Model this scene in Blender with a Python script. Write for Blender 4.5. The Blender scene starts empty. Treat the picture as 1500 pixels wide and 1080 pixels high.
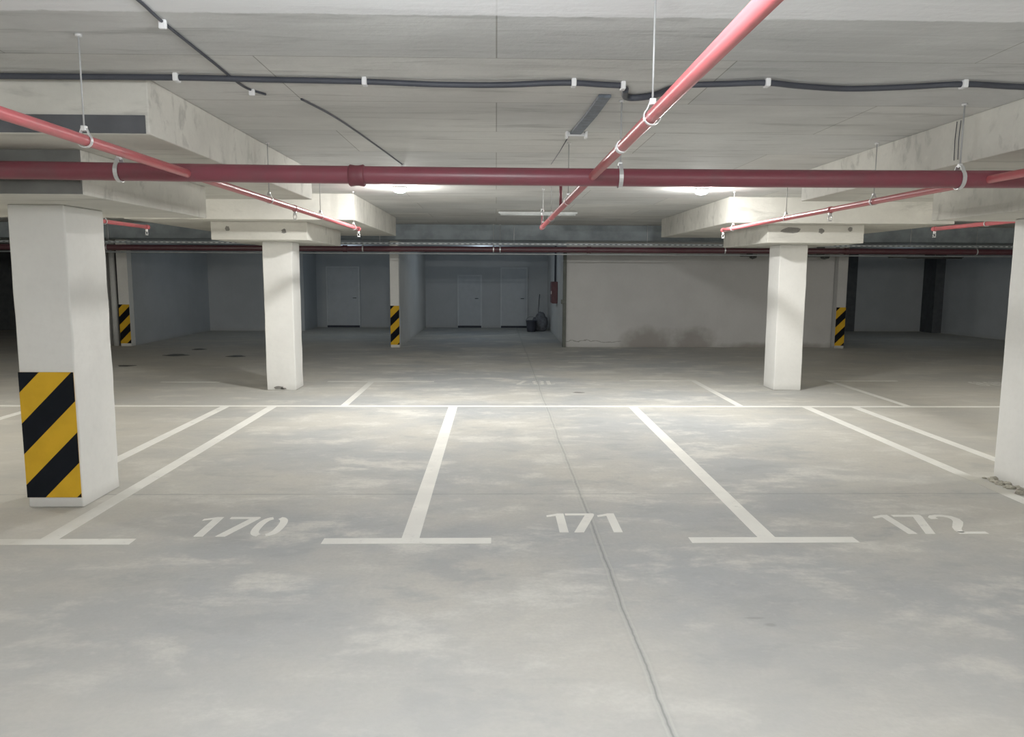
import bpy, bmesh, math, random
from math import pi, sin, cos
from mathutils import Vector, Matrix, noise as mnoise
random.seed(7)
S = bpy.context.scene
C = S.collection

# ---------------------------------------------------------------- materials
def new_mat(name):
    m = bpy.data.materials.new(name); m.use_nodes = True
    nt = m.node_tree; b = nt.nodes['Principled BSDF']
    return m, nt, b
def N(nt, typ, **kw):
    n = nt.nodes.new(typ)
    for k, v in kw.items(): setattr(n, k, v)
    return n
def math_(nt, op, a, b=None, c=None, clamp=False):
    n = N(nt, 'ShaderNodeMath', operation=op); n.use_clamp = clamp
    for i, v in enumerate((a, b, c)):
        if v is None: continue
        if isinstance(v, (int, float)): n.inputs[i].default_value = v
        else: nt.links.new(v, n.inputs[i])
    return n.outputs[0]
def mix(nt, fac, a, b, mode='MIX'):
    n = N(nt, 'ShaderNodeMix', data_type='RGBA', blend_type=mode)
    for s, v in ((n.inputs[0], fac), (n.inputs[6], a), (n.inputs[7], b)):
        if isinstance(v, (int, float)): s.default_value = v
        elif isinstance(v, tuple): s.default_value = (*v, 1) if len(v) == 3 else v
        else: nt.links.new(v, s)
    return n.outputs[2]
def noise(nt, scale, detail=4, rough=.55, mapping=None, dist=0.0):
    tc = N(nt, 'ShaderNodeNewGeometry')
    mp = N(nt, 'ShaderNodeMapping'); nt.links.new(tc.outputs['Position'], mp.inputs[0])
    if mapping: mp.inputs['Scale'].default_value = mapping
    n = N(nt, 'ShaderNodeTexNoise'); n.inputs['Scale'].default_value = scale
    n.inputs['Detail'].default_value = detail; n.inputs['Roughness'].default_value = rough
    n.inputs['Distortion'].default_value = dist
    nt.links.new(mp.outputs[0], n.inputs['Vector'])
    return n.outputs['Fac']
def remap(nt, v, a, b, c=0.0, d=1.0):
    n = N(nt, 'ShaderNodeMapRange'); n.interpolation_type = 'SMOOTHSTEP'
    nt.links.new(v, n.inputs[0])
    for i, x in enumerate((a, b, c, d)): n.inputs[i + 1].default_value = x
    return n.outputs[0]
def pos(nt):
    g = N(nt, 'ShaderNodeNewGeometry'); s = N(nt, 'ShaderNodeSeparateXYZ')
    nt.links.new(g.outputs['Position'], s.inputs[0]); return s.outputs
def bump(nt, b, h, strength=.2, dist=.01):
    n = N(nt, 'ShaderNodeBump'); n.inputs['Strength'].default_value = strength
    n.inputs['Distance'].default_value = dist
    nt.links.new(h, n.inputs['Height']); nt.links.new(n.outputs[0], b.inputs['Normal'])
def blob(nt, P, cx, cy, rx, ry, ax='XY', soft=.6, nz=None):
    a = math_(nt, 'DIVIDE', math_(nt, 'SUBTRACT', P['XYZ'.index(ax[0])], cx), rx)
    c = math_(nt, 'DIVIDE', math_(nt, 'SUBTRACT', P['XYZ'.index(ax[1])], cy), ry)
    d = math_(nt, 'SQRT', math_(nt, 'ADD', math_(nt, 'MULTIPLY', a, a), math_(nt, 'MULTIPLY', c, c)))
    if nz is not None: d = math_(nt, 'ADD', d, math_(nt, 'MULTIPLY', math_(nt, 'SUBTRACT', nz, .5), 1.2))
    return remap(nt, d, 1.0 - soft, 1.0 + soft, 1.0, 0.0)

def simple(name, col, rough=.6, metal=0.0, var=.12, scale=6, spec=.4):
    m, nt, b = new_mat(name)
    n = noise(nt, scale)
    c2 = tuple(max(0, x * (1 - var * 2)) for x in col)
    nt.links.new(mix(nt, remap(nt, n, .3, .75), col, c2), b.inputs['Base Color'])
    b.inputs['Roughness'].default_value = rough; b.inputs['Metallic'].default_value = metal
    b.inputs['Specular IOR Level'].default_value = spec
    return m

def mat_floor():
    m, nt, b = new_mat('floor_concrete'); P = pos(nt)
    big = noise(nt, .42, 5, .6, (.8, 1.0, 1))
    mid = noise(nt, 1.7, 8, .66, (.65, 1.1, 1), .15)
    streak = noise(nt, 3.2, 7, .68, (.4, 1.5, 1), .1)
    fine = noise(nt, 38, 3, .6)
    c = mix(nt, remap(nt, big, .38, .62), (.40, .415, .42), (.53, .515, .465))
    c = mix(nt, remap(nt, mid, .50, .66, 0, .9), c, (.66, .65, .60))
    c = mix(nt, remap(nt, mid, .46, .34, 0, .6), c, (.335, .35, .355))
    c = mix(nt, remap(nt, streak, .55, .75, 0, .42), c, (.30, .31, .315))
    c = mix(nt, remap(nt, fine, .3, .7, 0, .22), c, (.33, .33, .32))
    mott = noise(nt, 7.5, 7, .7)
    c = mix(nt, remap(nt, mott, .5, .72, 0, .3), c, (.36, .365, .35))
    c = mix(nt, remap(nt, mott, .46, .3, 0, .25), c, (.62, .61, .56))
    # warmer tone towards both sides and the near edge
    ax = math_(nt, 'ABSOLUTE', math_(nt, 'SUBTRACT', P[0], .7))
    c = mix(nt, remap(nt, ax, 1.8, 5.5, 0, .5), c, (.49, .465, .40))
    c = mix(nt, remap(nt, P[1], 4.6, 2.6, 0, .5), c, (.455, .445, .41))
    for sa, sb, sc, sd in ((1.40, 3.87, .05, .012), (1.46, 3.79, .03, .02)):
        c = mix(nt, math_(nt, 'MULTIPLY', blob(nt, P, sa, sb, sc, sd, 'XY', .5, mott), .55), c, (.27, .27, .25))
    # saw-cut joints with grime
    wob = math_(nt, 'MULTIPLY', math_(nt, 'SUBTRACT', noise(nt, .7, 3), .5), .07)
    wob2 = math_(nt, 'MULTIPLY', math_(nt, 'SUBTRACT', noise(nt, 14, 2), .5), .012)
    dx = math_(nt, 'ABSOLUTE', math_(nt, 'SUBTRACT', math_(nt, 'ADD', math_(nt, 'ADD', P[0], wob), wob2), .71))
    dy = math_(nt, 'ABSOLUTE', math_(nt, 'SUBTRACT', math_(nt, 'ADD', P[1], wob2), 6.2))
    dy2 = math_(nt, 'ABSOLUTE', math_(nt, 'SUBTRACT', math_(nt, 'ADD', P[1], wob2), 12.3))
    g = math_(nt, 'MULTIPLY', remap(nt, dx, .004, .05, .30, 0), remap(nt, mid, .3, .6, .4, 1))
    c = mix(nt, g, c, (.25, .26, .25))
    near = remap(nt, P[1], 4.0, 8.5, 1.0, .45)
    c = mix(nt, math_(nt, 'MULTIPLY', remap(nt, dx, .0025, .007, .62, 0), near), c, (.20, .21, .20))
    dx2 = math_(nt, 'ABSOLUTE', math_(nt, 'SUBTRACT', dx, .018))
    c = mix(nt, remap(nt, dx2, .003, .008, .35, 0), c, (.56, .57, .52))
    c = mix(nt, math_(nt, 'MULTIPLY', remap(nt, dy, .004, .02, .5, 0), remap(nt, streak, .35, .6, .25, 1)), c, (.22, .23, .23))
    c = mix(nt, remap(nt, dy2, .004, .03, .3, 0), c, (.25, .25, .25))
    nt.links.new(c, b.inputs['Base Color'])
    b.inputs['Roughness'].default_value = .7
    b.inputs['Specular IOR Level'].default_value = .22
    bump(nt, b, math_(nt, 'ADD', fine, math_(nt, 'MULTIPLY', mid, 2.0)), .12, .01)
    return m

def mat_soffit(name='soffit_concrete', col=(.60, .60, .575), boards=True, front=True):
    m, nt, b = new_mat(name); P = pos(nt)
    big = noise(nt, .7, 5, .6, (.6, 1, 1))
    st = noise(nt, 4.5, 6, .65, (.22, 1.6, 1), .4)
    fine = noise(nt, 26, 3, .6)
    dk = tuple(x * .84 for x in col); lt = tuple(min(1, x * 1.12) for x in col)
    c = mix(nt, remap(nt, big, .35, .65), dk, lt)
    c = mix(nt, remap(nt, st, .52, .70, 0, .6), c, tuple(x * .52 for x in col))
    c = mix(nt, remap(nt, st, .45, .30, 0, .4), c, lt)
    c = mix(nt, remap(nt, fine, .35, .7, 0, .16), c, dk)
    if boards:
        g = N(nt, 'ShaderNodeNewGeometry')
        br = N(nt, 'ShaderNodeTexBrick'); nt.links.new(g.outputs['Position'], br.inputs['Vector'])
        br.inputs['Scale'].default_value = 1.0; br.inputs['Brick Width'].default_value = 2.5
        br.inputs['Row Height'].default_value = 1.02; br.inputs['Mortar Size'].default_value = .005
        br.inputs['Mortar Smooth'].default_value = .6
        br.inputs['Color1'].default_value = (.88, .90, .93, 1); br.inputs['Color2'].default_value = (1.0, 1.0, 1.0, 1)
        br.inputs['Mortar'].default_value = (.50, .50, .48, 1)
        c = mix(nt, 1.0, c, br.outputs['Color'], 'MULTIPLY')
        rag = noise(nt, 9, 4, .7)
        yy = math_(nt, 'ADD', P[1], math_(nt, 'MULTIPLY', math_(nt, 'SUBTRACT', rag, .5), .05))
        pale = remap(nt, yy, 3.42, 3.445, 1, 0)  # bright side of a shadow edge, painted into the slab colour
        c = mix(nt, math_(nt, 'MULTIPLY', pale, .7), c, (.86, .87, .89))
    nt.links.new(c, b.inputs['Base Color'])
    b.inputs['Roughness'].default_value = .85; b.inputs['Specular IOR Level'].default_value = .15
    bump(nt, b, math_(nt, 'ADD', fine, math_(nt, 'MULTIPLY', st, 3)), .2, .01)
    return m

def mat_wall(name='wall_plaster', col=(.60, .61, .60), stains=False):
    m, nt, b = new_mat(name); P = pos(nt)
    big = noise(nt, .8, 5, .6); fine = noise(nt, 20, 3)
    c = mix(nt, remap(nt, big, .35, .65), tuple(x * .9 for x in col), col)
    c = mix(nt, remap(nt, fine, .4, .8, 0, .12), c, tuple(x * .7 for x in col))
    c = mix(nt, remap(nt, P[2], .0, .12, .35, 0), c, (.36, .35, .32))
    if stains:
        nz = noise(nt, 3.5, 4)
        for cx, cz, rx, rz in ((3.85, .10, .62, .34), (5.05, .08, .5, .36), (7.2, .0, 1.3, .12)):
            c = mix(nt, math_(nt, 'MULTIPLY', blob(nt, P, cx, cz, rx, rz, 'XZ', .5, nz), .62), c, (.20, .175, .15))
        # hairline crack low on the wall
        wv = math_(nt, 'MULTIPLY', math_(nt, 'SUBTRACT', noise(nt, 2.2, 4), .5), .35)
        d = math_(nt, 'ABSOLUTE', math_(nt, 'SUBTRACT', math_(nt, 'SUBTRACT', P[2], wv), .14))
        k = math_(nt, 'MULTIPLY', remap(nt, d, .004, .014, .8, 0), remap(nt, P[0], 3.1, 3.25, 1, 0))
        c = mix(nt, k, c, (.2, .2, .18))
    nt.links.new(c, b.inputs['Base Color'])
    b.inputs['Roughness'].default_value = .8; b.inputs['Specular IOR Level'].default_value = .2
    bump(nt, b, fine, .1, .01)
    return m

def mat_line():
    m, nt, b = new_mat('road_paint'); P = pos(nt)
    n = noise(nt, 9, 5, .7); n2 = noise(nt, 2.2, 4)
    c = mix(nt, remap(nt, n2, .35, .65), (.86, .855, .80), (.78, .775, .73))
    c = mix(nt, remap(nt, n, .58, .72, 0, .5), c, (.48, .48, .45))
    c = mix(nt, math_(nt, 'MULTIPLY', blob(nt, P, -3.62, 5.72, .62, .95, 'XY', .3, n2), .6), c, (.47, .455, .40))
    c = mix(nt, math_(nt, 'MULTIPLY', blob(nt, P, 4.35, 6.5, .4, .35, 'XY', .3, n2), .85), c, (.44, .425, .37))
    c = mix(nt, remap(nt, P[1], 10.9, 12.8, 0, .5), c, (.42, .42, .39))
    nt.links.new(c, b.inputs['Base Color']); b.inputs['Roughness'].default_value = .65
    b.inputs['Specular IOR Level'].default_value = .3
    return m

def mat_emit(name, col, s):
    m, nt, b = new_mat(name)
    b.inputs['Base Color'].default_value = (.9, .9, .9, 1)
    b.inputs['Emission Color'].default_value = (*col, 1); b.inputs['Emission Strength'].default_value = s
    return m

def mat_red(name, col):
    m, nt, b = new_mat(name); P = pos(nt)
    n = noise(nt, 7, 5, .65)
    c = mix(nt, remap(nt, n, .4, .75), col, tuple(x * .75 + .02 for x in col))
    nt.links.new(c, b.inputs['Base Color']); b.inputs['Roughness'].default_value = .38
    b.inputs['Specular IOR Level'].default_value = .5
    return m

M = dict(
    floor=mat_floor(), slab=mat_soffit(), panel=mat_soffit('panel_concrete', (.56, .55, .50), boards=False),
    dark_edge=simple('dark_front_strip', (.085, .09, .10), .7),
    edge2=simple('grey_front_sheet', (.15, .155, .145), .8),
    patch=simple('mortar_patch', (.20, .195, .18), .9, scale=30),
    crumb=simple('mortar_crumbs', (.42, .40, .33), .95, var=.25, scale=22),
    column=mat_wall('column_paint', (.80, .80, .77)), wall=mat_wall(), wall_st=mat_wall('stained_wall_plaster', (.56, .56, .55), True),
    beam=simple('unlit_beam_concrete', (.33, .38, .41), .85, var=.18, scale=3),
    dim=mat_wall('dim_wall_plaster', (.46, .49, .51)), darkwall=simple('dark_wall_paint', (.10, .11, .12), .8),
    line=mat_line(), yellow=simple('hazard_yellow', (.70, .40, .02), .75, var=.06, spec=.2), black=simple('hazard_black', (.006, .008, .012), .85, spec=.15),
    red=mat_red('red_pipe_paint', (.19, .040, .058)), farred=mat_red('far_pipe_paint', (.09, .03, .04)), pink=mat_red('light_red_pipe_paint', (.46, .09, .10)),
    redcoup=simple('red_coupling_paint', (.17, .038, .052), .5),
    rod=simple('dull_threaded_rod', (.42, .43, .43), .6, .3, .1),
    zinc=simple('galvanised_steel', (.72, .73, .74), .35, .6, .05), white=simple('white_plastic', (.78, .79, .80), .4, var=.03),
    cable=simple('black_cable', (.045, .05, .065), .55), duct=simple('grey_cable_duct', (.16, .19, .23), .6, var=.2, scale=20),
    tray=simple('perforated_tray_zinc', (.50, .55, .57), .5, .3), door=simple('grey_door_paint', (.45, .49, .52), .5, var=.04),
    frame=simple('door_frame_paint', (.55, .59, .61), .5, var=.04), darkpaint=simple('dark_threshold', (.04, .045, .06), .7),  # last one: near-black tone of thresholds, door handles and supply pipes
    guard=simple('dark_green_guard', (.10, .11, .095), .6), box=simple('hose_cabinet_red', (.13, .05, .06), .5),
    sack=simple('dusty_sack', (.16, .17, .19), .9, var=.2, scale=14), bucket=simple('dark_bucket', (.05, .055, .075), .6),
    stain=simple('oil_stain', (.10, .10, .10), .6, var=.3, scale=9), wood=simple('grey_broom_handle', (.12, .12, .13), .7),
    lampglass=mat_emit('lamp_diffuser_lit', (1.0, .98, .94), 1500.0),
    tube=simple('unlit_tube_diffuser', (.55, .58, .58), .4), tubedark=simple('dark_unlit_batten', (.10, .105, .105), .5),
)

# ---------------------------------------------------------------- mesh helpers
def mk(name, bm, mats, parent=None, smooth=False, loc=None):
    me = bpy.data.meshes.new(name); bm.normal_update()
    bm.to_mesh(me); bm.free()
    for x in (mats if isinstance(mats, (list, tuple)) else [mats]): me.materials.append(M[x])
    if smooth:
        for p in me.polygons: p.use_smooth = True
    o = bpy.data.objects.new(name, me); C.objects.link(o)
    if parent: o.parent = parent
    if loc: o.location = loc
    return o
def box(bm, x0, x1, y0, y1, z0, z1, mi=0, bev=0.0):
    r = bmesh.ops.create_cube(bm, size=1, matrix=Matrix.Translation(((x0 + x1) / 2, (y0 + y1) / 2, (z0 + z1) / 2)) @ Matrix.Diagonal((x1 - x0, y1 - y0, z1 - z0, 1)))
    fs = {f for v in r['verts'] for f in v.link_faces}
    for f in fs: f.material_index = mi
    if bev:
        es = list({e for v in r['verts'] for e in v.link_edges})
        bmesh.ops.bevel(bm, geom=es, offset=bev, segments=2, affect='EDGES', profile=.5)
    return bm
def tube(bm, pts, r, seg=12, mi=0, cap=True, rib=None):
    pts = [Vector(p) for p in pts]; n = len(pts); rings = []
    prev = None
    for i, p in enumerate(pts):
        t = (pts[min(i + 1, n - 1)] - pts[max(i - 1, 0)]).normalized()
        if prev is None:
            u = t.orthogonal().normalized()
        else:
            u = (prev - t * prev.dot(t)).normalized()
        prev = u; w = t.cross(u); rr = r if rib is None else r * rib(i)
        rings.append([bm.verts.new(p + (u * cos(2 * pi * k / seg) + w * sin(2 * pi * k / seg)) * rr) for k in range(seg)])
    for a, c in zip(rings, rings[1:]):
        for k in range(seg):
            f = bm.faces.new((a[k], a[(k + 1) % seg], c[(k + 1) % seg], c[k])); f.material_index = mi; f.smooth = True
    if cap:
        for rg, s in ((rings[0], -1), (rings[-1], 1)):
            f = bm.faces.new(rg if s > 0 else rg[::-1]); f.material_index = mi
    return bm
def lathe(bm, prof, cx, cy, seg=20, mi=0):
    rings = []
    for r, z in prof:
        rings.append([bm.verts.new((cx + max(r, 1e-4) * cos(2 * pi * k / seg), cy + max(r, 1e-4) * sin(2 * pi * k / seg), z)) for k in range(seg)])
    for a, c in zip(rings, rings[1:]):
        for k in range(seg):
            f = bm.faces.new((a[k], a[(k + 1) % seg], c[(k + 1) % seg], c[k])); f.material_index = mi; f.smooth = True
    bmesh.ops.recalc_face_normals(bm, faces=bm.faces)
    return bm
def flat(bm, poly, z, th=.002, mi=0):
    lo = [bm.verts.new((x, y, z)) for x, y in poly]; hi = [bm.verts.new((x, y, z + th)) for x, y in poly]
    n = len(poly); fs = [bm.faces.new(hi), bm.faces.new(lo[::-1])]
    for k in range(n): fs.append(bm.faces.new((lo[k], lo[(k + 1) % n], hi[(k + 1) % n], hi[k])))
    for f in fs: f.material_index = mi
    return bm
def empty(name, label, cat, loc=(0, 0, 0), group=None):
    o = bpy.data.objects.new(name, None); C.objects.link(o); o.location = loc
    o.empty_display_size = .1
    tag(o, label, cat, group); return o
def tag(o, label, cat, group=None):
    o['label'] = label; o['category'] = cat
    group = group or GROUPS.get(o.name.split('.')[0])
    if group: o['group'] = group
    return o
def struct(name, bm, mats, parent=None, **k):
    o = mk(name, bm, mats, parent, **k)
    if parent is None: o['kind'] = 'structure'
    return o
B = bmesh.new
GROUPS = {'concrete_column': 'square white columns', 'striped_pier': 'slim striped piers in the background', 'bay_line': 'painted bay lines', 'bay_number': 'stencilled bay numbers', 'oil_stain': 'dark stains on the floor', 'branch_pipe': 'thin red sprinkler pipes', 'main_pipe': 'thick red pipes', 'pipe_hanger': 'rods and clamps holding the pipes', 'ceiling_lamp': 'round ceiling lamps', 'strip_light': 'unlit strip lights', 'pipe_bracket': 'dark brackets on the far wall', 'ceiling_cable': 'cables clipped to the ceiling'}

# ---------------------------------------------------------------- setting
H = 1.842                    # camera height
ZS, ZA1, ZA2, ZC = 2.945, 2.63, 2.58, 2.325
struct('floor', box(B(), -16, 17, -7, 28, -.2, 0), 'floor')
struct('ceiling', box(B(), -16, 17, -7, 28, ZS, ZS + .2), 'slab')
struct('wall_back', box(B(), -16, 17, -7.2, -7, 0, ZS), 'wall')
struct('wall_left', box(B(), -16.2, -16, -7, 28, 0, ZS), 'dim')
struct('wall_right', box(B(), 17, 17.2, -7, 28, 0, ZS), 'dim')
# far blocks
bx = B(); box(bx, 1.76, 8.78, 19.15, 19.35, 0, ZS)
struct('wall_far', bx, 'wall_st')
struct('wall_recess_right', box(B(), 1.76, 1.96, 19.35, 26.0, 0, ZS), 'wall')
struct('wall_block_right', box(B(), 8.58, 8.78, 19.35, 24.9, 0, ZS), 'dim')
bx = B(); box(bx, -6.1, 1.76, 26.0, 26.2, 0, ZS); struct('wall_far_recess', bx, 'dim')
struct('wall_partition', box(B(), -2.62, -2.40, 19.1, 26.0, 0, ZS), 'wall')
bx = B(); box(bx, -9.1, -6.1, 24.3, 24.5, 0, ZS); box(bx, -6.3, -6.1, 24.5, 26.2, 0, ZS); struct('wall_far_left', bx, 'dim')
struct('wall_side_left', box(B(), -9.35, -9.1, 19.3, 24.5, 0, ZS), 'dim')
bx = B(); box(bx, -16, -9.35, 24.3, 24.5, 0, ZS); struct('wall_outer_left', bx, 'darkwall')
bx = B(); box(bx, 8.78, 14.2, 24.9, 25.1, 0, ZS); struct('wall_far_right', bx, 'dim')
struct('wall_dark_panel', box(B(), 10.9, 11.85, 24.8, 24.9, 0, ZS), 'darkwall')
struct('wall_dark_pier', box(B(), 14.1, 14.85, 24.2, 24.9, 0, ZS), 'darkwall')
bx = B(); 
for a, c in (((14.4, 24.2), (15.2, 17.0)),):
    flat(bx, [(a[0], a[1]), (c[0], c[1]), (c[0] + .2, c[1]), (a[0] + .2, a[1])], 0, ZS)
struct('wall_side_right', bx, 'dim')

# drop panels and column capitals under the slab
def panel(name, x0, x1, y0, y1, z0, z1, front=None):
    o = struct(name, box(B(), x0, x1, y0, y1, z0, z1, bev=.008), 'panel')
    return o
panel('ceiling_drop_panel', -5.2, -2.0, 4.55, 8.45, ZA1, ZS)
panel('ceiling_drop_panel', -5.2, -2.0, 10.87, 15.4, ZA2, ZS)
panel('ceiling_drop_panel', 3.28, 6.6, 4.55, 8.25, ZA1, ZS)
panel('ceiling_drop_panel', 3.32, 6.6, 10.95, 15.4, ZA2, ZS)
cA = panel('column_capital', -4.6, -2.70, 5.12, 7.25, ZC + .015, ZA1)
cB = panel('column_capital', -4.16, -2.76, 11.3, 13.7, ZC - .01, ZA2)
cC = panel('column_capital', 4.0, 5.5, 5.12, 7.0, ZC + .015, ZA1)
cD = panel('column_capital', 4.02, 5.46, 11.3, 13.5, ZC - .01, ZA2)
struct('panel_front_strip', box(B(), -5.2, -2.02, 4.538, 4.55, 2.634, 2.735), 'dark_edge')  # thin strip put on to darken the lower front of the panel
struct('capital_front_sheet', box(B(), -4.6, -2.705, 5.105, 5.12, 2.345, 2.625), 'edge2')  # thin sheet put on to darken the capital's front face
# far transverse beam and the lower soffit behind it
bx = B(); box(bx, -16, 17, 17.5, 17.95, 2.60, ZS, bev=.01)
for zz in (2.70, 2.81): box(bx, -16, 17, 17.485, 17.5, zz, zz + .05)
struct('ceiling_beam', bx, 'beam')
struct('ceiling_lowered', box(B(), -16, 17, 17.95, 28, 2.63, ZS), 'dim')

# mortar patches on capital faces
def patch(parent, x, z, y, rx, rz, nm='mortar_patch'):
    bm = B(); n = 14; ring = []
    for k in range(n):
        a = 2 * pi * k / n; q = 1 + random.uniform(-.22, .22)
        ring.append((x + rx * q * cos(a), z + rz * q * sin(a)))
    f = [bm.verts.new((px, y - .003, pz)) for px, pz in ring]; g = [bm.verts.new((px, y, pz)) for px, pz in ring]
    bm.faces.new(f)
    for k in range(n): bm.faces.new((f[k], g[k], g[(k + 1) % n], f[(k + 1) % n]))
    bmesh.ops.recalc_face_normals(bm, faces=bm.faces)
    return mk(nm, bm, 'patch', parent)
patch(cB, -3.92, 2.475, 11.3, .035, .04); patch(cB, -3.10, 2.44, 11.3, .035, .035)
patch(cD, 4.36, 2.50, 11.3, .16, .045); patch(cD, 4.82, 2.49, 11.3, .04, .04); patch(cD, 5.25, 2.52, 11.3, .035, .03)

# doors in the far recess
def door(n, x0, x1, top, swing_dark=True, y=26.0):
    e = bpy.data.objects.new('door_%d' % n, None); C.objects.link(e); e.location = (x0, y, 0); e['kind'] = 'structure'
    mkp = lambda nm, bm, m: mk(nm, bm, m, e)
    w = x1 - x0
    mkp('door_leaf', box(B(), .05, w - .05, -.045, -.0, .06, top - .05, bev=.004), 'door')
    bm = B(); box(bm, 0, .05, -.07, 0, 0, top); box(bm, w - .05, w, -.07, 0, 0, top); box(bm, .05, w - .05, -.07, 0, top - .05, top)
    mkp('door_frame', bm, 'frame')
    mkp('threshold', box(B(), .02, w - .02, -.12, -.07, .0, .07), 'darkpaint')
    bm = B(); tube(bm, [(w - .13, -.045, 1.0), (w - .13, -.09, 1.0), (w - .24, -.09, 1.0)], .011, 8); mkp('door_handle', bm, 'darkpaint')
door(1, .15, 1.08, 2.06); door(2, -1.32, -.48, 1.80); door(3, -5.75, -4.62, 2.06)

# ---------------------------------------------------------------- hazard stripes
def clip(poly, a, b, c):     # keep a*x+b*y<=c
    out = []
    for i in range(len(poly)):
        p, q = poly[i], poly[(i + 1) % len(poly)]
        dp, dq = a * p[0] + b * p[1] - c, a * q[0] + b * q[1] - c
        if dp <= 0: out.append(p)
        if (dp < 0 < dq) or (dq < 0 < dp):
            t = dp / (dp - dq); out.append((p[0] + t * (q[0] - p[0]), p[1] + t * (q[1] - p[1])))
    return out
def hazard(parent, x0, x1, y, z0, z1, first=.16, step=.243, dirx=1):
    """diagonal black and yellow bands on a thin sheet facing -y, in the parent's space"""
    bm = B(); t = first - 2 * step; k = 0
    base = [(x0, z0), (x1, z0), (x1, z1), (x0, z1)]
    lo = -9.0; edges = [-9.0]; e = first
    while e < (z1 - z0) + (x1 - x0) + step: edges.append(e); e += step
    for i in range(len(edges) - 1):
        a, b_ = edges[i], edges[i + 1]
        # s=(z1-z)+(x-x0)
        p = clip(base, 1, -1, b_ + x0 - z1)
        if len(p) > 2: p = clip(p, -1, 1, -(a + x0 - z1))
        if len(p) < 3: continue
        f = bm.faces.new([bm.verts.new((px, y - .003, pz)) for px, pz in p]); f.material_index = 0 if i % 2 == 0 else 1
    box(bm, x0, x1, y - .0025, y, z0, z1, 1)
    return mk('hazard_stripes', bm, ['black', 'yellow'], parent)

# ---------------------------------------------------------------- columns
def column(x0, x1, y0, y1, top, label, stripes=False, chips=False, skirt=False):
    e = empty('concrete_column', label, 'column', ((x0 + x1) / 2, (y0 + y1) / 2, 0))
    cx, cy = e.location.x, e.location.y
    bm = B(); box(bm, x0 - cx, x1 - cx, y0 - cy, y1 - cy, 0, top, bev=.012)
    # slightly hand-plastered arrises
    bmesh.ops.subdivide_edges(bm, edges=[ed for ed in bm.edges if abs(ed.verts[0].co.z - ed.verts[1].co.z) > 1], cuts=24)
    for v in bm.verts:
        if .01 < v.co.z < top - .01:
            n = mnoise.noise(Vector((v.co.x * 3 + cx, v.co.y * 3 + cy, v.co.z * 3.5)))
            v.co.x += n * .006; v.co.y += n * .005
    mk('shaft', bm, 'column', e)
    if stripes:
        hazard(e, x0 - cx + .0, x1 - cx - .005, y0 - cy - .008, .085, 1.075)
    if chips:
        bm = B(); n = 12
        for (ox, oz, rx, rz) in ((-.05, .045, .09, .022), (.03, .03, .05, .015)):
            vs = [bm.verts.new((ox + rx * (1 + random.uniform(-.3, .3)) * cos(2 * pi * k / n), y0 - cy - .008, oz + rz * (1 + random.uniform(-.3, .3)) * sin(2 * pi * k / n))) for k in range(n)]
            bm.faces.new(vs)
        mk('chipped_plaster', bm, 'patch', e)
    if skirt:
        bm = B()
        for side in range(2):
            for k in range(46):
                u = random.random()
                if side: px, py = x0 - cx - random.uniform(.0, .10), (y0 - cy) + u * (y1 - y0)
                else: px, py = (x0 - cx) + u * (x1 - x0), y0 - cy - random.uniform(0, .08)
                r = random.uniform(.012, .035)
                mt = Matrix.Translation((px, py, r * .35)) @ Matrix.Rotation(random.random() * 6, 4, 'Z') @ Matrix.Diagonal((1.5, 1, .7, 1))
                bmesh.ops.create_icosphere(bm, subdivisions=1, radius=r, matrix=mt)
        for f in bm.faces: f.smooth = False
        mk('mortar_crumbs', bm, 'crumb', e)
    return e
column(-3.665, -3.24, 5.85, 6.43, ZC + .015, 'large white square column with black and yellow stripes, nearest on the left', stripes=True)
column(-3.60, -3.15, 11.88, 12.34, ZC - .01, 'plain white square column standing left of the two ceiling lamps', chips=True)
column(4.46, 4.90, 11.95, 12.42, ZC - .01, 'plain white square column in front of the stained far wall', chips=False)
column(4.56, 5.0, 6.0, 6.68, ZC + .015, 'white column cut off by the right edge, crumbled mortar at its foot', skirt=True)

def pier(x0, x1, y0, y1, label, sx0=None, sx1=None, group=None, mat='column'):
    e = empty('striped_pier', label, 'pier', ((x0 + x1) / 2, (y0 + y1) / 2, 0))
    cx, cy = e.location.x, e.location.y
    mk('shaft', box(B(), x0 - cx, x1 - cx, y0 - cy, y1 - cy, 0, ZA1 if y0 > 17.9 else ZS, bev=.008), mat, e)
    hazard(e, (sx0 or x0) - cx, (sx1 or x1) - cx, y0 - cy - .002, .07, 1.04, .10, .205)
    return e
pier(-2.62, -2.40, 18.88, 19.085, 'slim striped pier ending the partition wall, centre left background')
pier(8.56, 8.80, 18.93, 19.135, 'slim striped pier at the right end of the stained far wall', mat='wall_st')
pier(-9.36, -9.10, 19.05, 19.285, 'slim striped pier ending the dark left side wall, right one of a pair')
pier(-9.98, -9.66, 18.9, 19.3, 'striped pier mostly hidden behind the nearest column, left one of the pair')
bm = B(); tube(bm, [(-9.51, 19.15, 0), (-9.51, 19.15, ZA1)], .07, 14)
tag(mk('drain_pipe', bm, 'wall'), 'pale vertical drain pipe between the two striped piers at far left', 'pipe')

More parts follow.
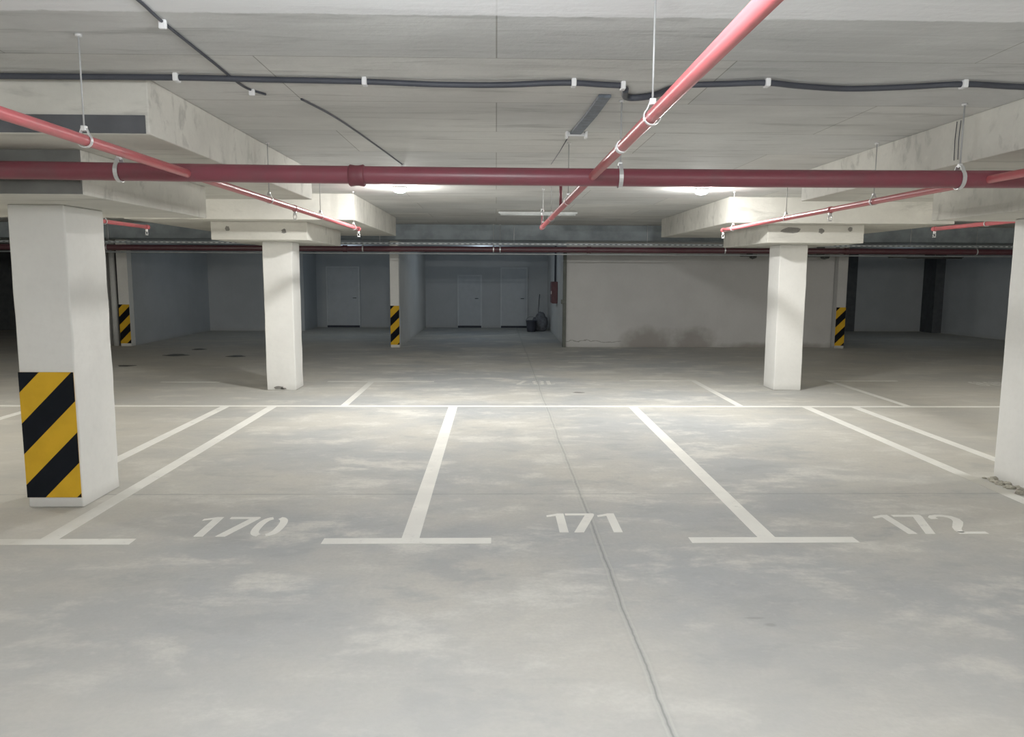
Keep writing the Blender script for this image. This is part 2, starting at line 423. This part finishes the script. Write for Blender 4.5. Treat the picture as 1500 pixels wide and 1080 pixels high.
# ---------------------------------------------------------------- floor markings
def rect(bm, x0, x1, y0, y1): flat(bm, [(x0, y0), (x1, y0), (x1, y1), (x0, y1)], 0)
def marking(name, rects, label, cat='floor marking', group=None):
    bm = B()
    for r in rects: rect(bm, *r)
    o = mk(name, bm, 'line', None); tag(o, label, cat, group); return o
YF, YB = 5.13, 10.40
marking('divider_line', [(-9.5, 11.0, 10.40, 10.50)], 'long thin white line crossing the whole floor behind the numbered bays')
def tline(x, y0, y1, bar, w=.062): return [(x - w, x + w, y0, y1), bar]
marking('bay_line', tline(-3.09, YF, YB, (-3.70, -2.495, 5.02, YF)), 'white T shaped bay line running past the striped column, left of bay 170')
marking('bay_line', tline(-.595, YF, YB, (-1.195, -.03, 5.02, YF)), 'white T shaped bay line left of the middle bay number')
marking('bay_line', tline(1.915, YF, YB, (1.36, 2.53, 5.02, YF)), 'white T shaped bay line right of the middle bay number')
marking('bay_line', tline(4.36, YF, YB, (3.78, 4.95, 5.02, YF)), 'white bay line right of bay 172, passing the right edge column')
marking('bay_line', [(-3.80, -3.68, 6.45, YB)], 'white bay line emerging from behind the striped column, left of the bay 170 line')
marking('bay_line', [(4.99, 5.11, 6.72, YB)], 'white bay line furthest right, ending behind the right edge column')
marking('bay_line', [(-6.30, -6.18, YF, YB)], 'short piece of white bay line at the far left edge')
marking('bay_line', [(-2.17, -2.07, 10.5, 12.84), (-2.87, -1.06, 12.84, 12.92)], 'faded T shaped line behind the long line, beside the left plain column')
marking('bay_line', [(3.40, 3.50, 10.5, 13.0), (2.33, 3.50, 13.0, 13.08)], 'faded angled line behind the long line, left of the right plain column')
marking('bay_line', [(5.80, 5.90, 10.5, 13.03), (5.80, 7.06, 13.03, 13.11)], 'faded angled line behind the long line, right of the right plain column')
marking('bay_line', [(-5.65, -4.66, 12.74, 12.81)], 'faint short white bar on the floor between the two left columns')
marking('bay_line', [(1.52, 2.25, 15.74, 15.80)], 'very faint short white bar on the floor before the stained wall')

def glyph(ch):
    if ch == '1': return [[(.07, 0), (.135, 0), (.135, .43), (.085, .43), (.07, .42)], [(.0, .345), (.035, .36), (.07, .42), (.05, .41), (0, .385)], [(.035, .36), (.07, .375), (.07, .42)]], .135
    if ch == '7': return [[(0, .385), (.15, .385), (.15, .43), (0, .43)], [(.15, .385), (.15, .43), (.215, .43), (.225, .415), (.22, .38), (.10, 0), (.03, 0), (.145, .37)]], .225
    if ch == '0' or ch == '8':
        out = []
        def ring(cx, cy, rx, ry, t, g):
            for s in (0, 1):
                a0 = pi / 2 + g if s == 0 else -pi / 2 + g; a1 = a0 + pi - 2 * g; n = 14
                for k in range(n):
                    q = []
                    for a, f in ((a0 + (a1 - a0) * k / n, 1), (a0 + (a1 - a0) * (k + 1) / n, 1), (a0 + (a1 - a0) * (k + 1) / n, 0), (a0 + (a1 - a0) * k / n, 0)):
                        sx = math.copysign(abs(cos(a)) ** .75, cos(a)); sy = math.copysign(abs(sin(a)) ** .75, sin(a))
                        q.append((cx + (rx - (0 if f else t)) * sx, cy + (ry - (0 if f else t * .85)) * sy))
                    out.append(q)
        if ch == '0': ring(.11, .215, .11, .215, .058, .22)
        else: ring(.10, .315, .09, .115, .05, .2); ring(.10, .11, .10, .115, .05, .2)
        return out, .22
    if ch == '2':
        c = [(.035, .335), (.03, .365), (.05, .395), (.09, .408), (.135, .405), (.175, .38), (.19, .33), (.175, .27), (.13, .2), (.08, .13), (.055, .07), (.05, .03)]
        wd = [.03, .028, .024, .022, .024, .03, .033, .034, .034, .03, .026, .024]
        out = []
        L, R_ = [], []
        for i, p in enumerate(c):
            a = Vector(c[max(i - 1, 0)]); b = Vector(c[min(i + 1, len(c) - 1)]); t = (b - a).normalized(); nn = Vector((-t.y, t.x)) * wd[i]
            L.append((p[0] + nn.x, p[1] + nn.y)); R_.append((p[0] - nn.x, p[1] - nn.y))
        for i in range(len(c) - 1): out.append([L[i], R_[i], R_[i + 1], L[i + 1]])
        out.append([(.026, 0), (.235, 0), (.235, .045), (.026, .045)])
        return out, .24
def number(chars, x0, y0, label, sc=1.0, flip=False, offs=None):
    e = empty('bay_number', label, 'floor number', (x0, y0, 0))
    x = 0
    for i, ch in enumerate(chars):
        polys, w = glyph(ch)
        if offs: x = offs[i]
        bm = B()
        for p in polys:
            q = [((x + a) * sc, b_ * sc) for a, b_ in p]
            if flip: q = [(-a, -b_) for a, b_ in q]
            flat(bm, q, 0, .002)
        bmesh.ops.recalc_face_normals(bm, faces=bm.faces)
        mk('digit', bm, 'line', e); x += w + .04
    return e
number('170', -2.19, 5.17, 'leftmost stencilled bay number on the floor, reading 170', offs=(0, .19, .43))
number('171', .39, 5.24, 'middle stencilled bay number crossed by the floor joint, reading 171', offs=(0, .145, .39))
number('172', 2.895, 5.19, 'rightmost large stencilled bay number, reading 172', offs=(0, .165, .42))
number('187', 1.0, 12.98, 'faint upside-down bay number beyond the long line, in line with 171', flip=True)
number('188', 8.85, 12.95, 'faint upside-down bay number at far right beyond the long line', flip=True)

# stains and scraps on the floor
def spot(x, y, rx, ry, label, name='oil_stain', cat='stain', m='stain', group=None):
    bm = B(); n = 18; ph = random.random() * 9
    poly = [(rx * (1 + .25 * sin(3 * a + ph) + random.uniform(-.08, .08)) * cos(a), ry * (1 + .2 * cos(2 * a + ph)) * sin(a)) for a in [2 * pi * k / n for k in range(n)]]
    flat(bm, poly, 0, .003); o = mk(name, bm, m, loc=(x, y, 0)); tag(o, label, cat, group)
spot(-7.3, 15.0, .16, .14, 'small dark floor stain just right of the nearest column')
spot(-7.15, 17.0, .26, .20, 'largest dark floor stain near the dark left side wall')
spot(-7.15, 18.3, .16, .16, 'dark floor stain furthest back by the left side wall')
spot(-5.75, 16.8, .20, .16, 'dark floor stain just left of the left plain column')
spot(1.29, 11.7, .085, .035, 'tiny dark scrap lying just beyond the long white line', 'scrap', 'debris', 'patch')

# ---------------------------------------------------------------- red sprinkler pipes
ZP = 2.462
def coupling(parent, p, axis, r, w, m='redcoup', name='coupling'):
    bm = B(); d = Vector((1, 0, 0)) if axis == 'x' else Vector((0, 1, 0)) if axis == 'y' else Vector((0, 0, 1)); p = Vector(p)
    tube(bm, [p - d * w / 2, p - d * w * .42, p - d * w * .1, p + d * w * .1, p + d * w * .42, p + d * w / 2], r, 20, rib=lambda i: (.92, 1, .93, .93, 1, .92)[i])
    return mk(name, bm, m, parent)
def head(parent, x, y, z, up=False):
    """pendent sprinkler head under (or upright over) the pipe"""
    s = 1 if up else -1
    bm = B(); tube(bm, [(x, y, z), (x, y, z + s * .045)], .017, 10); h = mk('sprinkler_head', bm, 'zinc', parent)
    bm = B()
    for k in (-1, 1): tube(bm, [(x + k * .013, y, z + s * .045), (x + k * .018, y, z + s * .065), (x + k * .004, y, z + s * .085)], .004, 6)
    mk('frame_arm', bm, 'zinc', h)
    bm = B(); lathe(bm, [(0, z + s * .085), (.022, z + s * .085), (.024, z + s * .089), (0, z + s * .090)], x, y, 14); mk('deflector', bm, 'white', h)
def main_pipe(y, z, r, m, label, x0=-15.9, x1=14.7, coups=(), sag=0):
    e = empty('main_pipe', label, 'pipe', (0, y, z))
    bm = B(); n = 40; pts = []
    for k in range(n + 1):
        x = x0 + (x1 - x0) * k / n
        pts.append((x, 0, sag * min(1, ((x - .9) / 4) ** 2)))
    tube(bm, pts, r, 24); mk('pipe', bm, m, e, smooth=False)
    for x in coups: coupling(e, (x, 0, 0), 'x', r * 1.22, .10, 'redcoup' if m == 'red' else m)
    return e
mp_ = main_pipe(5.0, ZP, .057, 'red', 'thick dark red main pipe crossing the whole picture above the bays', coups=(-.893, 6.2), sag=.02)
fp = main_pipe(17.35, 2.385, .066, 'farred', 'dark red main pipe in the far background under the cable tray', coups=(-3.4, 2.1, 8.0))

def branch(x, y0, y1, label, clamps=(), heads=(), ups=(), r=.026, m='pink', joint=()):
    e = empty('branch_pipe', label, 'pipe', (x, 5.0, ZP))
    bm = B(); n = max(2, int((y1 - y0) / .5)); tube(bm, [(0, y0 - 5 + (y1 - y0) * k / n, 0) for k in range(n + 1)], r, 16); mk('pipe', bm, m, e)
    coupling(e, (0, y1 - 5 - .03, 0), 'y', r * 1.25, .06, m, 'end_fitting')
    for y in joint: coupling(e, (0, y - 5, 0), 'y', r * 1.22, .05, 'white', 'joint_collar')
    for y in heads:
        coupling(e, (0, y - 5, 0), 'y', r * 1.2, .05, m, 'tee_fitting'); head(e, 0, y - 5, -r * .8)
    for y, h in ups:
        bm = B(); tube(bm, [(0, y - 5, 0), (0, y - 5, h)], .015, 12); mk('riser', bm, 'red', e)
        head(e, 0, y - 5, h, up=True)
    return e
branch(.615, -2, 10.35, 'light red sprinkler pipe running away from overhead right of centre', ups=((7.37, .26), (10.28, .15)), joint=(3.81,))
branch(-1.955, -2, 11.0, 'light red sprinkler pipe crossing under the left ceiling drop panel', heads=(7.53, 10.97), joint=())
branch(3.19, -2, 10.78, 'light red sprinkler pipe right of centre, ending before the right plain column', heads=(7.3, 10.74))
branch(-4.86, 4.4, 10.85, 'sprinkler pipe seen through the gap right of the nearest column', heads=(10.8,))
branch(5.86, 4.4, 10.2, 'sprinkler pipe at the far right above the right edge column', heads=(10.16,))

def hanger(x, y, z, r, top, label, axis='x', side=0, group=None, dbl=False):
    """threaded rod from the concrete with a pear-shaped clamp round the pipe"""
    e = empty('pipe_hanger', label, 'hanger', (x, y, z), group)
    bm = B(); rr = r + .006
    n = 18; pts = []
    for k in range(n + 1):
        a = pi / 2 + 2 * pi * k / n
        p = (cos(a) * rr, sin(a) * rr + (.02 if sin(a) > .9 else 0))
        pts.append(p)
    # flat strip ring
    w = .013 if r > .04 else .009; ins, outs = [], []
    for (a, b_) in pts[:-1]:
        for t_, st in ((0, ins), (.004, outs)):
            f = 1 + t_ / rr
            if axis == 'x': st.append((bm.verts.new((-w, a * f, b_ * f)), bm.verts.new((w, a * f, b_ * f))))
            else: st.append((bm.verts.new((a * f, -w, b_ * f)), bm.verts.new((a * f, w, b_ * f))))
    k_ = len(ins)
    for i in range(k_):
        j = (i + 1) % k_
        for A in (ins, outs): bm.faces.new((A[i][0], A[j][0], A[j][1], A[i][1]))
        bm.faces.new((ins[i][0], ins[j][0], outs[j][0], outs[i][0])); bm.faces.new((ins[i][1], ins[j][1], outs[j][1], outs[i][1]))
    bmesh.ops.recalc_face_normals(bm, faces=bm.faces)
    mk('clamp', bm, 'zinc', e)
    bm = B(); box(bm, -.012, .012, -.012, .012, rr + .01, rr + .035, bev=.003); mk('nut', bm, 'zinc', e)
    bm = B(); tube(bm, [(0, 0, rr + .02), (0, 0, top - z)], .004 if r < .04 else .0055, 8); mk('rod', bm, 'rod', e)
    if top > 2.7:
        bm = B(); lathe(bm, [(0, top - z - .012), (.016, top - z - .012), (.018, top - z), (0, top - z)], 0, 0, 10); mk('anchor', bm, 'zinc', e)
    return e
hanger(-2.40, 5.0, ZP + .014, .057, ZA1, 'curved metal clamp on the thick red pipe, leftmost')
hanger(.80, 5.0, ZP, .057, ZS, 'metal clamp and rod on the thick red pipe, right of centre')
hanger(3.02, 5.0, ZP + .006, .057, ZS, 'metal clamp and rod on the thick red pipe at far right')
hanger(.615, 3.08, ZP, .026, ZS, 'rod and clamp on the central sprinkler pipe, nearest the camera', 'y')
hanger(.615, 6.6, ZP, .026, ZS, 'rod on the central sprinkler pipe just behind the thick pipe', 'y')
hanger(.615, 8.6, ZP, .026, ZS, 'rod on the central sprinkler pipe, halfway to its end', 'y')
hanger(.615, 10.1, ZP, .026, ZS, 'rod on the central sprinkler pipe at its far end', 'y')
hanger(-1.955, 3.75, ZP, .026, ZS, 'rod and clamp on the left sprinkler pipe, nearest the camera', 'y')
hanger(-1.955, 6.7, ZP, .026, ZS, 'rod on the left sprinkler pipe just below the thick pipe', 'y')
hanger(-1.955, 8.62, ZP, .026, ZS, 'rod on the left sprinkler pipe beside the brightly lit panel edge', 'y')
hanger(-1.955, 10.6, ZP, .026, ZS, 'rod at the far end of the left sprinkler pipe', 'y')
hanger(3.19, 6.47, ZP, .026, ZS, 'rod on the right sprinkler pipe, nearest of three', 'y')
hanger(3.19, 8.42, ZP, .026, ZS, 'rod on the right sprinkler pipe beside the brightly lit panel edge', 'y')
hanger(3.19, 10.3, ZP, .026, ZS, 'rod at the far end of the right sprinkler pipe', 'y')
hanger(-4.86, 9.66, ZP, .026, ZS, 'rod on the sprinkler pipe seen right of the nearest column', 'y')
hanger(5.86, 9.08, ZP, .026, ZS, 'rod on the sprinkler pipe at the far right', 'y')
hanger(-.06, 17.35, 2.385, .066, 2.945, 'left one of two bright rods side by side on the far red pipe')
hanger(.09, 17.35, 2.385, .066, 2.945, 'right one of two bright rods side by side on the far red pipe')
hanger(-3.0, 17.35, 2.385, .066, 2.945, 'rod on the far red pipe above the slim centre pier')
hanger(5.2, 17.35, 2.385, .066, 2.945, 'rod on the far red pipe left of the right plain column')
hanger(-8.7, 17.35, 2.385, .066, 2.945, 'rod on the far red pipe near the left striped piers')
hanger(11.0, 17.35, 2.385, .066, 2.945, 'rod on the far red pipe above the dark right recess')

# far cable tray + thin conduit under the pipe
def tray():
    e = empty('cable_tray', 'perforated galvanised cable tray above the far red pipe', 'cable tray', (0, 17.13, 2.475))
    bm = B(); box(bm, -15.9, 14.7, -.10, .12, 0, .004); box(bm, -15.9, 14.7, .117, .12, .004, .05)
    x = -15.9
    box(bm, -15.9, 14.7, -.103, -.10, 0, .012); box(bm, -15.9, 14.7, -.103, -.10, .028, .04)
    while x < 14.6:
        box(bm, x, x + .06, -.103, -.10, .012, .028); x += .12
    mk('tray_channel', bm, 'tray', e)
    bm = B()
    for k in range(3):
        tube(bm, [(-15.9 + 30.6 * i / 60, -.05 + .05 * k, .022 + .006 * sin(i * 1.3 + k)) for i in range(61)], .011, 6)
    mk('cables', bm, 'cable', e)
    for xx in range(-12, 15, 3):
        bm = B(); tube(bm, [(xx + .4, .09, 0), (xx + .4, .09, .465)], .006, 6); mk('support_rod', bm, 'zinc', e)
tray()
bm = B(); tube(bm, [(-15.9, 17.31, 2.283), (14.7, 17.31, 2.283)], .014, 8)
tag(mk('conduit', bm, 'tray'), 'thin pale conduit running directly under the far red pipe', 'conduit')

# ---------------------------------------------------------------- ceiling cables
def spline(pts, n=8):
    out = []; P = [Vector(p) for p in pts]
    for i in range(len(P) - 1):
        a, b_, c, d = P[max(i - 1, 0)], P[i], P[i + 1], P[min(i + 2, len(P) - 1)]
        for k in range(n):
            t = k / n
            out.append(.5 * ((2 * b_) + (-a + c) * t + (2 * a - 5 * b_ + 4 * c - d) * t * t + (-a + 3 * b_ - 3 * c + d) * t ** 3))
    out.append(P[-1]); return out
def clipm(parent, x, y, z, ax='x', w=.03, t=.05):
    bm = B()
    if ax == 'x': box(bm, x - w / 2, x + w / 2, y - t / 2, y + t / 2, z - .045, z, bev=.006)
    else: box(bm, x - t / 2, x + t / 2, y - w / 2, y + w / 2, z - .04, z, bev=.006)
    mk('clip', bm, 'white', parent)
def cable(label, pts, r, clips=(), cax='x', m='cable', name='ceiling_cable'):
    o = pts[0]; e = empty(name, label, 'cable', (0, 0, ZS))
    bm = B(); tube(bm, [(p[0], p[1], p[2] - ZS) for p in spline(pts)], r, 10); mk('sheath', bm, m, e)
    for c in clips: clipm(e, c[0], c[1], 0, cax, w=.028 if r > .01 else .02, t=.06 if r > .01 else .035)
    return e
zc = ZS - .022
cable('black corrugated cable clipped across the ceiling, left and middle stretch',
      [(-3.3, 4.46, zc), (-2.6, 4.455, zc), (-1.79, 4.45, zc), (-1.3, 4.475, zc), (-.75, 4.50, zc), (-.35, 4.53, zc - .004), (.0, 4.53, zc - .004), (.3, 4.49, zc), (.45, 4.48, zc), (.60, 4.51, zc), (.725, 4.53, zc)], .017,
      clips=[(-1.79, 4.45), (-.75, 4.50), (.44, 4.48), (.73, 4.535)])
cable('short looping black cable end beside the central sprinkler pipe',
      [(.76, 4.62, zc), (.79, 4.80, zc), (.86, 4.83, zc), (.96, 4.76, zc), (1.03, 4.60, zc), (1.10, 4.50, zc)], .020, clips=[(1.08, 4.52)])
cable('black corrugated cable waving across the ceiling on the right side',
      [(1.10, 4.50, zc), (1.3, 4.47, zc), (1.534, 4.435, zc), (1.75, 4.50, zc), (2.05, 4.55, zc), (2.35, 4.50, zc), (2.654, 4.42, zc), (2.95, 4.46, zc), (3.2, 4.48, zc), (3.6, 4.44, zc), (4.2, 4.45, zc)], .017,
      clips=[(1.534, 4.435), (2.654, 4.42)])
cable('thin dark cable slanting down the ceiling at upper left', [(-1.44, 1.5, ZS - .008), (-1.45, 3.1, ZS - .008), (-1.47, 3.53, ZS - .01), (-1.49, 4.2, ZS - .008), (-1.50, 4.70, ZS - .008), (-1.43, 4.90, ZS - .008)], .007, clips=[(-1.47, 3.53), (-1.48, 4.79)], cax='y')
cable('thin dark cable slanting down the ceiling beyond the crossing cable', [(-1.24, 5.02, ZS - .008), (-1.14, 5.6, ZS - .008), (-1.05, 6.6, ZS - .008), (-.955, 7.9, ZS - .008)], .007, clips=[(-.955, 7.95)], cax='y')
# flat grey duct with white end bracket
e = empty('cable_duct', 'short flat grey cable duct with a white end bracket, on the ceiling', 'cable duct', (.62, 5.4, ZS))
bm = B(); flat(bm, [(.01, -.56), (.09, -.56), (.075, .0), (.045, .70), (-.045, .70), (-.005, 0)], -.02, .02)
bmesh.ops.bevel(bm, geom=list(bm.edges), offset=.004, segments=1, affect='EDGES'); mk('duct_body', bm, 'duct', e)
bm = B(); box(bm, -.075, .085, .70, .73, -.03, 0, bev=.004); box(bm, -.08, -.06, .66, .73, -.05, 0, bev=.003); box(bm, .07, .09, .66, .73, -.05, 0, bev=.003); mk('end_bracket', bm, 'white', e)
bm = B(); tube(bm, [(-.04, .73, -.01), (-.05, 1.6, -.01), (-.07, 2.4, -.01)], .004, 6); mk('lead_wire', bm, 'cable', e)
# small wires hanging down the right drop panel side
bm = B()
for k in (0, .045): tube(bm, [(3.274, 5.45 + k, 2.93), (3.268, 5.45 + k, 2.8), (3.272, 5.45 + k, 2.66)], .003, 6)
tag(mk('drop_wire', bm, 'cable'), 'pair of thin wires down the side of the right drop panel', 'wire')

# ---------------------------------------------------------------- lamps
def bulkhead(x, y, label):
    e = empty('ceiling_lamp', label, 'ceiling lamp', (x, y, ZS))
    bm = B(); lathe(bm, [(0, 0), (.095, 0), (.098, -.018), (.086, -.024), (0, -.024)], 0, 0, 28); mk('lamp_base', bm, 'white', e)
    bm = B(); lathe(bm, [(.082, -.024), (.080, -.045), (.068, -.062), (.04, -.074), (0, -.078)], 0, 0, 28); mk('diffuser', bm, 'lampglass', e)
    return e
bulkhead(-1.24, 9.98, 'lit round ceiling lamp just under the thick pipe, left one')
bulkhead(2.65, 9.95, 'lit round ceiling lamp just under the thick pipe, right one')
def strip(x0, x1, y, z, label, m='tube', top=None):
    e = empty('strip_light', label, 'strip light', ((x0 + x1) / 2, y, z)); w = (x1 - x0) / 2
    bm = B(); box(bm, -w, w, -.035, .035, -.03, .0, bev=.005); mk('housing', bm, m, e)
    bm = B(); tube(bm, [(-w + .03, 0, -.04), (w - .03, 0, -.04)], .02, 10); mk('tube_cover', bm, m, e)
    bm = B()
    for s in (-1, 1): tube(bm, [(s * w * .7, 0, 0), (s * w * .7, 0, (top or z) - z + .001)], .004, 6)
    mk('suspension', bm, 'zinc', e)
    return e
strip(.04, 1.42, 13.5, ZS - .03, 'unlit pale strip light on the ceiling beyond the central sprinkler pipe', top=ZS)
strip(9.6, 11.0, 18.6, 2.325, 'unlit dark strip light hanging over the right recess, left one', 'tubedark', top=2.63)
strip(10.6, 12.1, 19.6, 2.335, 'unlit dark strip light hanging over the right recess, right one', 'tubedark', top=2.63)
# dark pipe brackets hanging against the far wall
def bracket(x, y, w, label):
    e = empty('pipe_bracket', label, 'bracket', (x, y, 2.63))
    bm = B(); box(bm, -w / 2, w / 2, -.04, .04, -.34, -.28, bev=.015); mk('cross_bar', bm, 'tubedark', e)
    bm = B(); tube(bm, [(w * .1, 0, -.34), (w * .25, 0, -.375), (w * .45, 0, -.35), (w * .45, 0, -.28)], .03, 8); mk('loop', bm, 'tubedark', e)
    bm = B(); box(bm, -w * .1, w * .25, -.02, .02, -.28, 0); mk('stem', bm, 'tubedark', e)
bracket(6.28, 18.95, .42, 'dark pipe bracket at the top of the stained wall, left of the plain column')
bracket(8.05, 18.95, .55, 'dark pipe bracket at the top of the stained wall, right of the plain column')

# ---------------------------------------------------------------- far corner: guard, hose cabinet, debris
e = empty('corner_guard', 'dark vertical guard strip on the left corner of the stained wall', 'corner guard', (1.72, 19.12, 0))
bm = B(); box(bm, -.04, .045, -.04, .03, 0, 2.5, bev=.006); mk('guard_strip', bm, 'guard', e)
bm = B(); box(bm, -.09, .02, -.08, -.04, 1.10, 1.20, bev=.01); mk('latch', bm, 'guard', e)
e = empty('hose_cabinet', 'small dark red cabinet on the side wall of the central recess', 'cabinet', (1.76, 22.0, 1.0))
bm = B(); box(bm, -.16, -.005, -.32, .32, 0, .62, bev=.01); mk('cabinet_body', bm, 'box', e)
bm = B(); box(bm, -.172, -.16, -.29, .29, .03, .59, bev=.004); d = mk('cabinet_door', bm, 'box', e)
bm = B(); box(bm, -.19, -.172, -.25, -.22, .27, .35); mk('handle', bm, 'zinc', d)
bm = B()
for k in (-.1, .1): tube(bm, [(-.05, k, .62), (-.05, k, 1.63)], .022, 8)
mk('supply_pipes', bm, 'darkpaint', e)
# debris
e = empty('bucket', 'dark bucket in the far corner of the central recess', 'bucket', (1.13, 24.2, 0))
bm = B(); lathe(bm, [(0, 0), (.13, 0), (.15, .15), (.165, .34), (.18, .345), (.175, .36), (.155, .35), (.13, .03), (0, .03)], 0, 0, 20); mk('bucket_body', bm, 'bucket', e)
bm = B(); tube(bm, [(.17 * cos(a), .02, .34 + .14 * sin(a)) for a in [pi * k / 12 for k in range(13)]], .005, 6); mk('bail_handle', bm, 'bucket', e)
bm = B(); bmesh.ops.create_icosphere(bm, subdivisions=4, radius=.3)
for v in bm.verts:
    n = mnoise.noise(v.co * 5) * .12 + mnoise.noise(v.co * 13) * .04
    v.co *= 1 + n; v.co.z = max(-.28, v.co.z * 1.15); v.co.x *= .85
    if v.co.z > .15: v.co.x *= .75; v.co.y *= .75
o = mk('rubble_sack', bm, 'sack', smooth=True, loc=(1.45, 24.6, .28)); tag(o, 'slumped grey sack beside the bucket in the far corner', 'sack')
e = empty('broom', 'dark broom leaning in the far corner above the sack', 'broom', (1.38, 25.25, 0))
bm = B(); tube(bm, [(0, 0, .08), (.10, .60, 1.15)], .014, 8); mk('handle', bm, 'wood', e)
bm = B(); box(bm, -.17, .17, -.04, .04, .0, .12, bev=.02); mk('bristles', bm, 'bucket', e)

# ---------------------------------------------------------------- light
def pt(x, y, z, e, col=(1, .97, .93), r=.1):
    l = bpy.data.lights.new('lamp', 'POINT'); l.energy = e; l.color = col; l.shadow_soft_size = r
    o = bpy.data.objects.new('unseen_light', l); C.objects.link(o); o.location = (x, y, z); return o
COOL = (.94, .97, 1.0); WARM = (1.0, .95, .85)
K = 2.1
pt(-.1, 1.7, 2.55, 72 * K, COOL, .2)
pt(2.9, .6, 2.5, 30 * K, (1, .97, .9), .2)
pt(-4.2, -1.5, 2.5, 12 * K, WARM, .2)
pt(.7, -4.0, 2.5, 50 * K, (1, .97, .92), .2)
pt(-8.0, 7.8, 2.6, 120 * K, WARM, .2); pt(9.4, 7.8, 2.6, 120 * K, WARM, .2)
pt(-8.0, 0.5, 2.6, 42 * K, WARM, .2); pt(9.2, 0.5, 2.6, 42 * K, WARM, .2)

BLUE = (.72, .86, 1.0)  # tint of the unseen fill lights added to brighten the far recesses
pt(-.4, 22.3, 2.45, 9 * K, BLUE, .3); pt(-4.3, 22.5, 2.45, 7 * K, BLUE, .3)
pt(11.6, 21.3, 2.45, 3 * K, BLUE, .3); pt(-7.3, 21.0, 2.45, 1.5 * K, BLUE, .3)
w = bpy.data.worlds.new('world'); S.world = w; w.use_nodes = True
w.node_tree.nodes['Background'].inputs[0].default_value = (.5, .52, .55, 1)
w.node_tree.nodes['Background'].inputs[1].default_value = .05

# ---------------------------------------------------------------- camera
cam = bpy.data.cameras.new('camera'); co = bpy.data.objects.new('camera', cam); C.objects.link(co)
cam.sensor_width = 36; cam.lens = 36 * 1110 / 1500; cam.clip_start = .05; cam.clip_end = 100
p_, y_, r_ = .124524, .021433, .004777
f = Vector((sin(y_) * cos(p_), cos(y_) * cos(p_), -sin(p_))); rt = Vector((cos(y_), -sin(y_), 0)); up = rt.cross(f)
rt2 = rt * cos(r_) + up * sin(r_); up2 = -rt * sin(r_) + up * cos(r_)
m = Matrix((rt2, up2, -f)).transposed().to_4x4(); m.translation = (0, 0, H)
co.matrix_world = m
S.camera = co
S.view_settings.view_transform = 'Standard'
S.view_settings.look = 'None'
S.view_settings.exposure = 0.0
S.view_settings.gamma = 1.15
